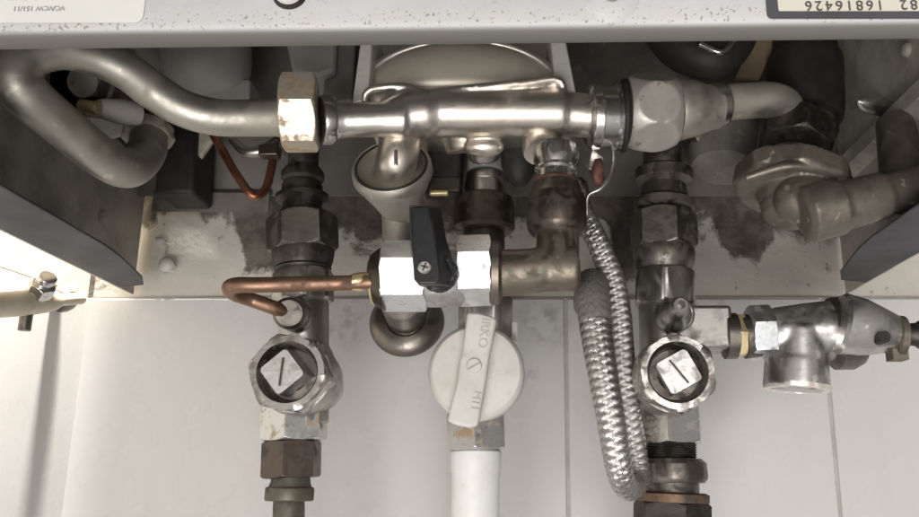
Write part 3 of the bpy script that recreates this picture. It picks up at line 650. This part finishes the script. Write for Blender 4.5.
for dr in (1, -1):
    for sidx in range(NS):
        for wi in range(4):
            rg = []
            for i in range(0, len(hpath)):
                p, r, (tt, u, w) = hpath[i], hrad[i], hf[i]
                th = dr * 2 * math.pi * arc[i] / pitch + 2 * math.pi * (sidx + (wi - 1.5) * .215) / NS
                # plain weave: strand rides over and under the ones crossing it
                lift = dr * math.cos(2 * math.pi * arc[i] / pitch * NS)
                rad = r + .00018 * lift
                er = u * math.cos(th) + w * math.sin(th)
                et = (tt.cross(er))
                dv = (tt + et * dr * 2 * math.pi * r / pitch).normalized()
                side = er.cross(dv)
                h = .00019; q = p + er * rad
                rg.append([q + er * h, q + side * h * 1.25, q - er * h, q - side * h * 1.25])
            kx = int(60 * 14.55)
            m.loft(rg[:kx + 1]); m_top.loft(rg[kx:])
m.build('braid', M['hose'], t, ang=100)
bt = m_top.build('braid', M['hose_dusty'], t, ang=100); bt['label'] = 'dust-greyed braid folding back at the top of the loop'
m = MB(); m.rev(P(574, 180, .392), P(579, 204, .392), [(0, 9), (.2, 12.5), (.8, 12.5), (1, 11)]); m.build('ferrule', M['chrome'], t)
t = thing('wire_loop', 'bright wire loop with red sealing compound hanging beside the ribbed nut', 'wire loop', P(595, 170, .375))
m = MB(); m.tube(Pp([(606, 130, .375), (613, 150, .372), (612, 172, .37), (601, 188, .37), (588, 196, .372), (587, 215, .376)]), [2.2, 2.2, 2.4, 2.4, 2, 1.6], seg=12); m.build('wire', M['chrome_dull'], t)
m = MB(); c = P(597, 172, .374); m.ball(c, 11 * S(c), (.6, .5, 1.2)); m.rough(.0035, 170); m.build('compound', M['redring'], t)
m = MB(); c = P(596, 155, .373); m.prism([P(x, y, .373) for x, y in ((592, 148), (604, 158), (600, 176), (588, 168))], Vector((0, .002, 0))); m.build('foil_tab', M['bright'], t, bevel=.0004)
# ------------------------------------------------------------------ right isolating valve
t = thing('isolating_valve', 'right isolating valve, rounded chrome ring with a square spindle, brass bleed nipple above it', 'valve', P(670, 560, .40), 'isolating valves under the boiler')
Y = .405
m = MB(); m.rev(P(663, 150, Y), P(663, 172, Y), cyl(20)); m.rev(P(664, 168, Y), P(664, 198, Y), [(0, 22), (.12, 29), (.45, 29), (.6, 22), (1, 24)]); m.rev(P(664, 196, Y), P(664, 216, Y), [(0, 20), (.3, 30), (.65, 30), (.8, 22), (1, 22)]); m.build('threaded_stub', M['darkgrey'], t)
m = MB(); m.rev(P(663, 213, Y), P(664, 250, Y), nut(29, t=.12), 29, 23); m.build('top_nut', M['darkgrey'], t)
m = MB(); m.rev(P(664, 249, Y), P(664, 273, Y), [(0, 30), (.2, 31), (.6, 30), (.75, 28), (1, 25)]); m.build('nut_skirt', M['darkgrey'], t)
m = MB(); m.rev(P(665, 272, Y), P(665, 306, Y), [(0, 29), (.08, 32), (.93, 32), (1, 30)], 29, 0); m.build('upper_body', M['chrome_dull'], t)
m = MB(); m.rev(P(665, 303, Y), P(668, 425, Y), [(0, 27), (1, 27)]); m.ball(P(668, 378, Y), 36 * S(P(668, 378, Y)), (.95, .9, 1.2)); m.rev(P(678, 314, .378), P(672, 318, .40), cyl(17)); m.build('body', M['chrome_dull'], t, fuse=.0009)
spindle_valve(t, 678, 372, .366, 37.5, M['ring'], M['cap'], M['chrome_dull'], 55, 17, 17, -38, 1)
m = MB(); c = P(680, 312, .366); m.rev(c + Vector((.0, .016, 0)), c + Vector((-.0005, -.006, .002)), [(0, 16), (.35, 16), (.5, 12), (.6, 10), (.8, 10), (.95, 9), (1, 7), (1, 4.2), (.75, 4)]); m.build('bleed_nipple', M['chrome_dull'], t)
m = MB(); m.rev(P(669, 404, Y), P(671, 444, Y), nut(29.5, t=.09), 29.5, -4); m.build('hex_nut', M['chrome'], t)
m = MB(); m.rev(P(670, 443, Y), P(670, 462, Y), [(i / 16, 25 + (1.6 if i % 2 else 0)) for i in range(17)]); m.build('thread', M['dark'], t)
m = MB(); m.rev(P(671, 459, Y), P(672, 483, Y), [(0, 30), (.12, 33), (.2, 35), (.7, 36), (.85, 35), (1, 32)], 34, 12); m.rev(P(672, 482, Y), P(672, 494, Y), cyl(27)); m.build('collar_nut', M['darkgrey'], t)
m = MB(); m.rev(P(672, 492, Y), P(672, 502, Y), [(0, 33), (.2, 37), (1, 37)]); m.build('gland_ring', M['orange'], t)
m = MB(); m.rev(P(672, 501, Y), P(672, 545, Y), nut(34, t=.1), 34, 20); m.rev(P(672, 544, Y), P(672, 720, Y), cyl(18)); m.build('bottom_nut', M['dark'], t)
# ------------------------------------------------------------------ safety valve
t = thing('safety_valve', 'chrome safety valve on its side with a short outlet spout, right of the valve', 'safety valve', P(800, 390, .395))
Y = .395
m = MB(); m.box(P(700, 330, Y + .002), 28 * S(P(700, 330, Y)), .010, 22 * S(P(700, 330, Y)) * .98); m.build('side_block', M['chrome_dull'], t, bevel=.0018, bseg=3)
m = MB(); m.rev(P(724, 336, Y), P(736, 336, Y), cyl(23)); m.rev(P(742, 337, Y), P(758, 335, Y), cyl(22)); m.build('neck', M['darkgrey'], t)
m = MB(); m.rev(P(733, 336, Y), P(744, 336, Y), nut(20), 20, 10); m.build('brass_nut', M['brass'], t)
m = MB(); m.rev(P(748, 333, Y), P(771, 332, Y), nut(24, t=.08), 24, 22); m.build('hex_nut', M['bright_blue'], t)
m = MB()
m.rev(P(768, 334, Y), P(845, 330, Y), [(0, 23), (.1, 26), (.5, 29), (1, 31)])
m.rev(P(797, 330, Y), P(796, 389, Y), [(0, 30), (.5, 30.5), (.55, 31), (1, 32)])
m.build('body', M['valve_chrome'], t, fuse=.0008, smooth_it=7)
m = MB(); m.rev(P(797, 385, Y), P(797, 390, Y), [(0, 27), (0, 32.4), (1, 32), (1, 26), (.2, 24)]); m.rough(.0005, 300); m.build('spout_rim', M['rib'], t)
m = MB(); m.rev(P(828, 334, Y), P(857, 332, Y), [(0, 30), (.15, 36), (.7, 37), (1, 33)]); m.build('bonnet', M['darkgrey'], t)
m = MB(); m.rev(P(838, 323, Y - .012), P(897, 334, Y - .012), [(0, 28), (.06, 31), (.4, 29), (.75, 23), (1, 18)]); m.build('cap', M['valve_chrome'], t)
c = P(884, 337, Y - .027); m = MB(); m.rev(c + Vector((0, -.001, 0)), c + Vector((0, .006, 0)), [(0, 3), (0, 6), (1, 6)]); m.build('hole_pin', M['rubber'], t)
m = MB(); m.rev(P(893, 336, Y - .012), P(904, 337, Y - .012), [(0, 18), (.2, 21), (.8, 21), (1, 17)]); m.box(P(897, 354, Y - .012), .0035, .004, .003); m.build('end_ring', M['bronze_lit'], t)
m = MB(); m.rev(P(902, 334, Y - .012), P(950, 336, Y - .012), [(0, 10), (.3, 12), (.35, 14), (1, 13)]); m.build('spindle_rod', M['dark'], t)
# ------------------------------------------------------------------ crumbled mortar patches on the wall
# ------------------------------------------------------------------ fitting on the side wall
t = thing('wall_tap', 'cream painted tap body with chrome nut and wall plate on the left wall', 'tap', P(62, 300, .455))
def on_side(px, py, d=0):
    r_ = P(px, py, 1.0); o_ = Vector((XC, YW, 0)) + ln * d
    return r_ * (o_.dot(ln) / r_.dot(ln))
b = on_side(61, 299)
k = S(b)
m = MB(); m.rev(b + ln * .0003, b + ln * .009 - Vector((0, .004, 0)), [(0, 13.5), (.2, 13.5), (.5, 12.5), (.8, 9.5), (1, 6)]); m.build('wall_plate', M['darkgrey'], t)
d2 = (ld + Vector((0, 0, -.26)) + ln * .10).normalized()
e = b + ln * .013
m = MB(); m.tube([b + ln * .002, b + ln * .009, e + d2 * .003, e + d2 * .014, e + d2 * .030], [6, 6, 6, 6, 6.2]); m.build('pipe', M['cream'], t)
m = MB(); m.tube([e + d2 * .022, e + d2 * .026, e + d2 * .032, e + d2 * .050, e + d2 * .075, e + d2 * .09], [6, 8.5, 11, 13, 13, 12], seg=40); m.rev(e + d2 * .046, e + d2 * .046 + Vector((.008, -.008, .008)), cyl(10)); m.build('body', M['cream'], t, fuse=.0006)
nd = Vector((.62, -.55, .56)).normalized()
f = e + d2 * .046; m = MB(); m.rev(f + nd * .007, f + nd * .014, nut(11), 11, 15); m.rev(f + nd * .014, f + nd * .019, cyl(8.5)); m.build('bonnet_nut', M['chrome'], t)
m = MB(); f = e + d2 * .05; m.rev(f + Vector((0, 0, -.004)), f + Vector((0, 0, -.014)), cyl(6)); m.build('outlet', M['darkgrey'], t)
# ------------------------------------------------------------------ camera, light
for o in bpy.data.objects:
    if '_w' in o: del o['_w']
cam = bpy.data.cameras.new('camera'); co = bpy.data.objects.new('camera', cam); C.objects.link(co)
co.location = (0, 0, 0); co.rotation_euler = (R(90) + TH, 0, 0)
cam.sensor_width = 36; cam.lens = F / W0 * 36; cam.shift_x = -(CX - W0 / 2) / W0; cam.clip_start = .01; cam.clip_end = 50
bpy.context.scene.camera = co
w = bpy.data.worlds.new('World'); bpy.context.scene.world = w; w.use_nodes = True
wn = w.node_tree.nodes; wl = w.node_tree.links; bg = wn['Background']
tc = wn.new('ShaderNodeTexCoord'); sx = wn.new('ShaderNodeSeparateXYZ'); wl.new(tc.outputs['Generated'], sx.inputs[0])
mr = wn.new('ShaderNodeMapRange'); mr.inputs['From Min'].default_value = -.9; mr.inputs['From Max'].default_value = .8; mr.inputs['To Min'].default_value = 1.; mr.inputs['To Max'].default_value = .0
wl.new(sx.outputs['X'], mr.inputs['Value'])
mx = wn.new('ShaderNodeMix'); mx.data_type = 'RGBA'; wl.new(mr.outputs[0], mx.inputs[0]); mx.inputs[6].default_value = (.27, .262, .262, 1); mx.inputs[7].default_value = (1.15, 1.12, 1.08, 1)
mf = wn.new('ShaderNodeMapRange'); mf.interpolation_type = 'SMOOTHSTEP'; mf.inputs['From Min'].default_value = .1; mf.inputs['From Max'].default_value = -.95; mf.inputs['To Min'].default_value = .55; mf.inputs['To Max'].default_value = 1.55
wl.new(sx.outputs['Y'], mf.inputs['Value'])
vm = wn.new('ShaderNodeVectorMath'); vm.operation = 'SCALE'; wl.new(mx.outputs[2], vm.inputs[0]); wl.new(mf.outputs[0], vm.inputs['Scale'])
wl.new(vm.outputs[0], bg.inputs['Color']); bg.inputs['Strength'].default_value = .7
def lamp(name, loc, target, size, power, col, sy=None):
    l = bpy.data.lights.new(name, 'AREA'); l.shape = 'RECTANGLE'; l.size = size; l.size_y = sy or size; l.energy = power; l.color = col
    o = bpy.data.objects.new(name, l); C.objects.link(o); o.location = loc
    o.rotation_euler = (Vector(target) - Vector(loc)).to_track_quat('-Z', 'Y').to_euler(); return o
lamp('window_light', (-2.1, -2.2, -.35), (0, .45, .08), 1.3, 62, (1, .982, .96), 1.5)
lamp('low_fill_light', (-.25, -.75, -.62), (.02, .42, .16), 1.0, 17.5, (1, .975, .94), .7)  # added area lamp low in front, brightens the casing interior; no worktop there
lamp('room_light', (.5, -2.2, .0), (0, .45, .1),   .8, 10, (1, .965, .92))
sl = bpy.data.lights.new('sun_beam', 'SPOT'); sl.energy = 5200; sl.spot_size = R(9); sl.spot_blend = .2; sl.shadow_soft_size = .10; sl.color = (1, .96, .88)
so = bpy.data.objects.new('sun_beam', sl); C.objects.link(so); so.location = (-.135, .425, 2.2)
so.rotation_euler = (spt(.06, .0, 0) - so.location).to_track_quat('-Z', 'Y').to_euler()
sc = bpy.context.scene
sc.view_settings.view_transform = 'Standard'; sc.view_settings.look = 'None'; sc.view_settings.exposure = -.17; sc.view_settings.gamma = 1
sc.cycles.use_denoising = True; sc.cycles.sample_clamp_indirect = 3; sc.cycles.caustics_reflective = False; sc.cycles.caustics_refractive = False
print('ZT %.3f ZC %.3f XC %.3f XL %.3f XR %.3f ZR %.3f ZB %.3f tile %.3f' % (ZT, ZC, XC, XL, XR, ZR, ZB, tw))
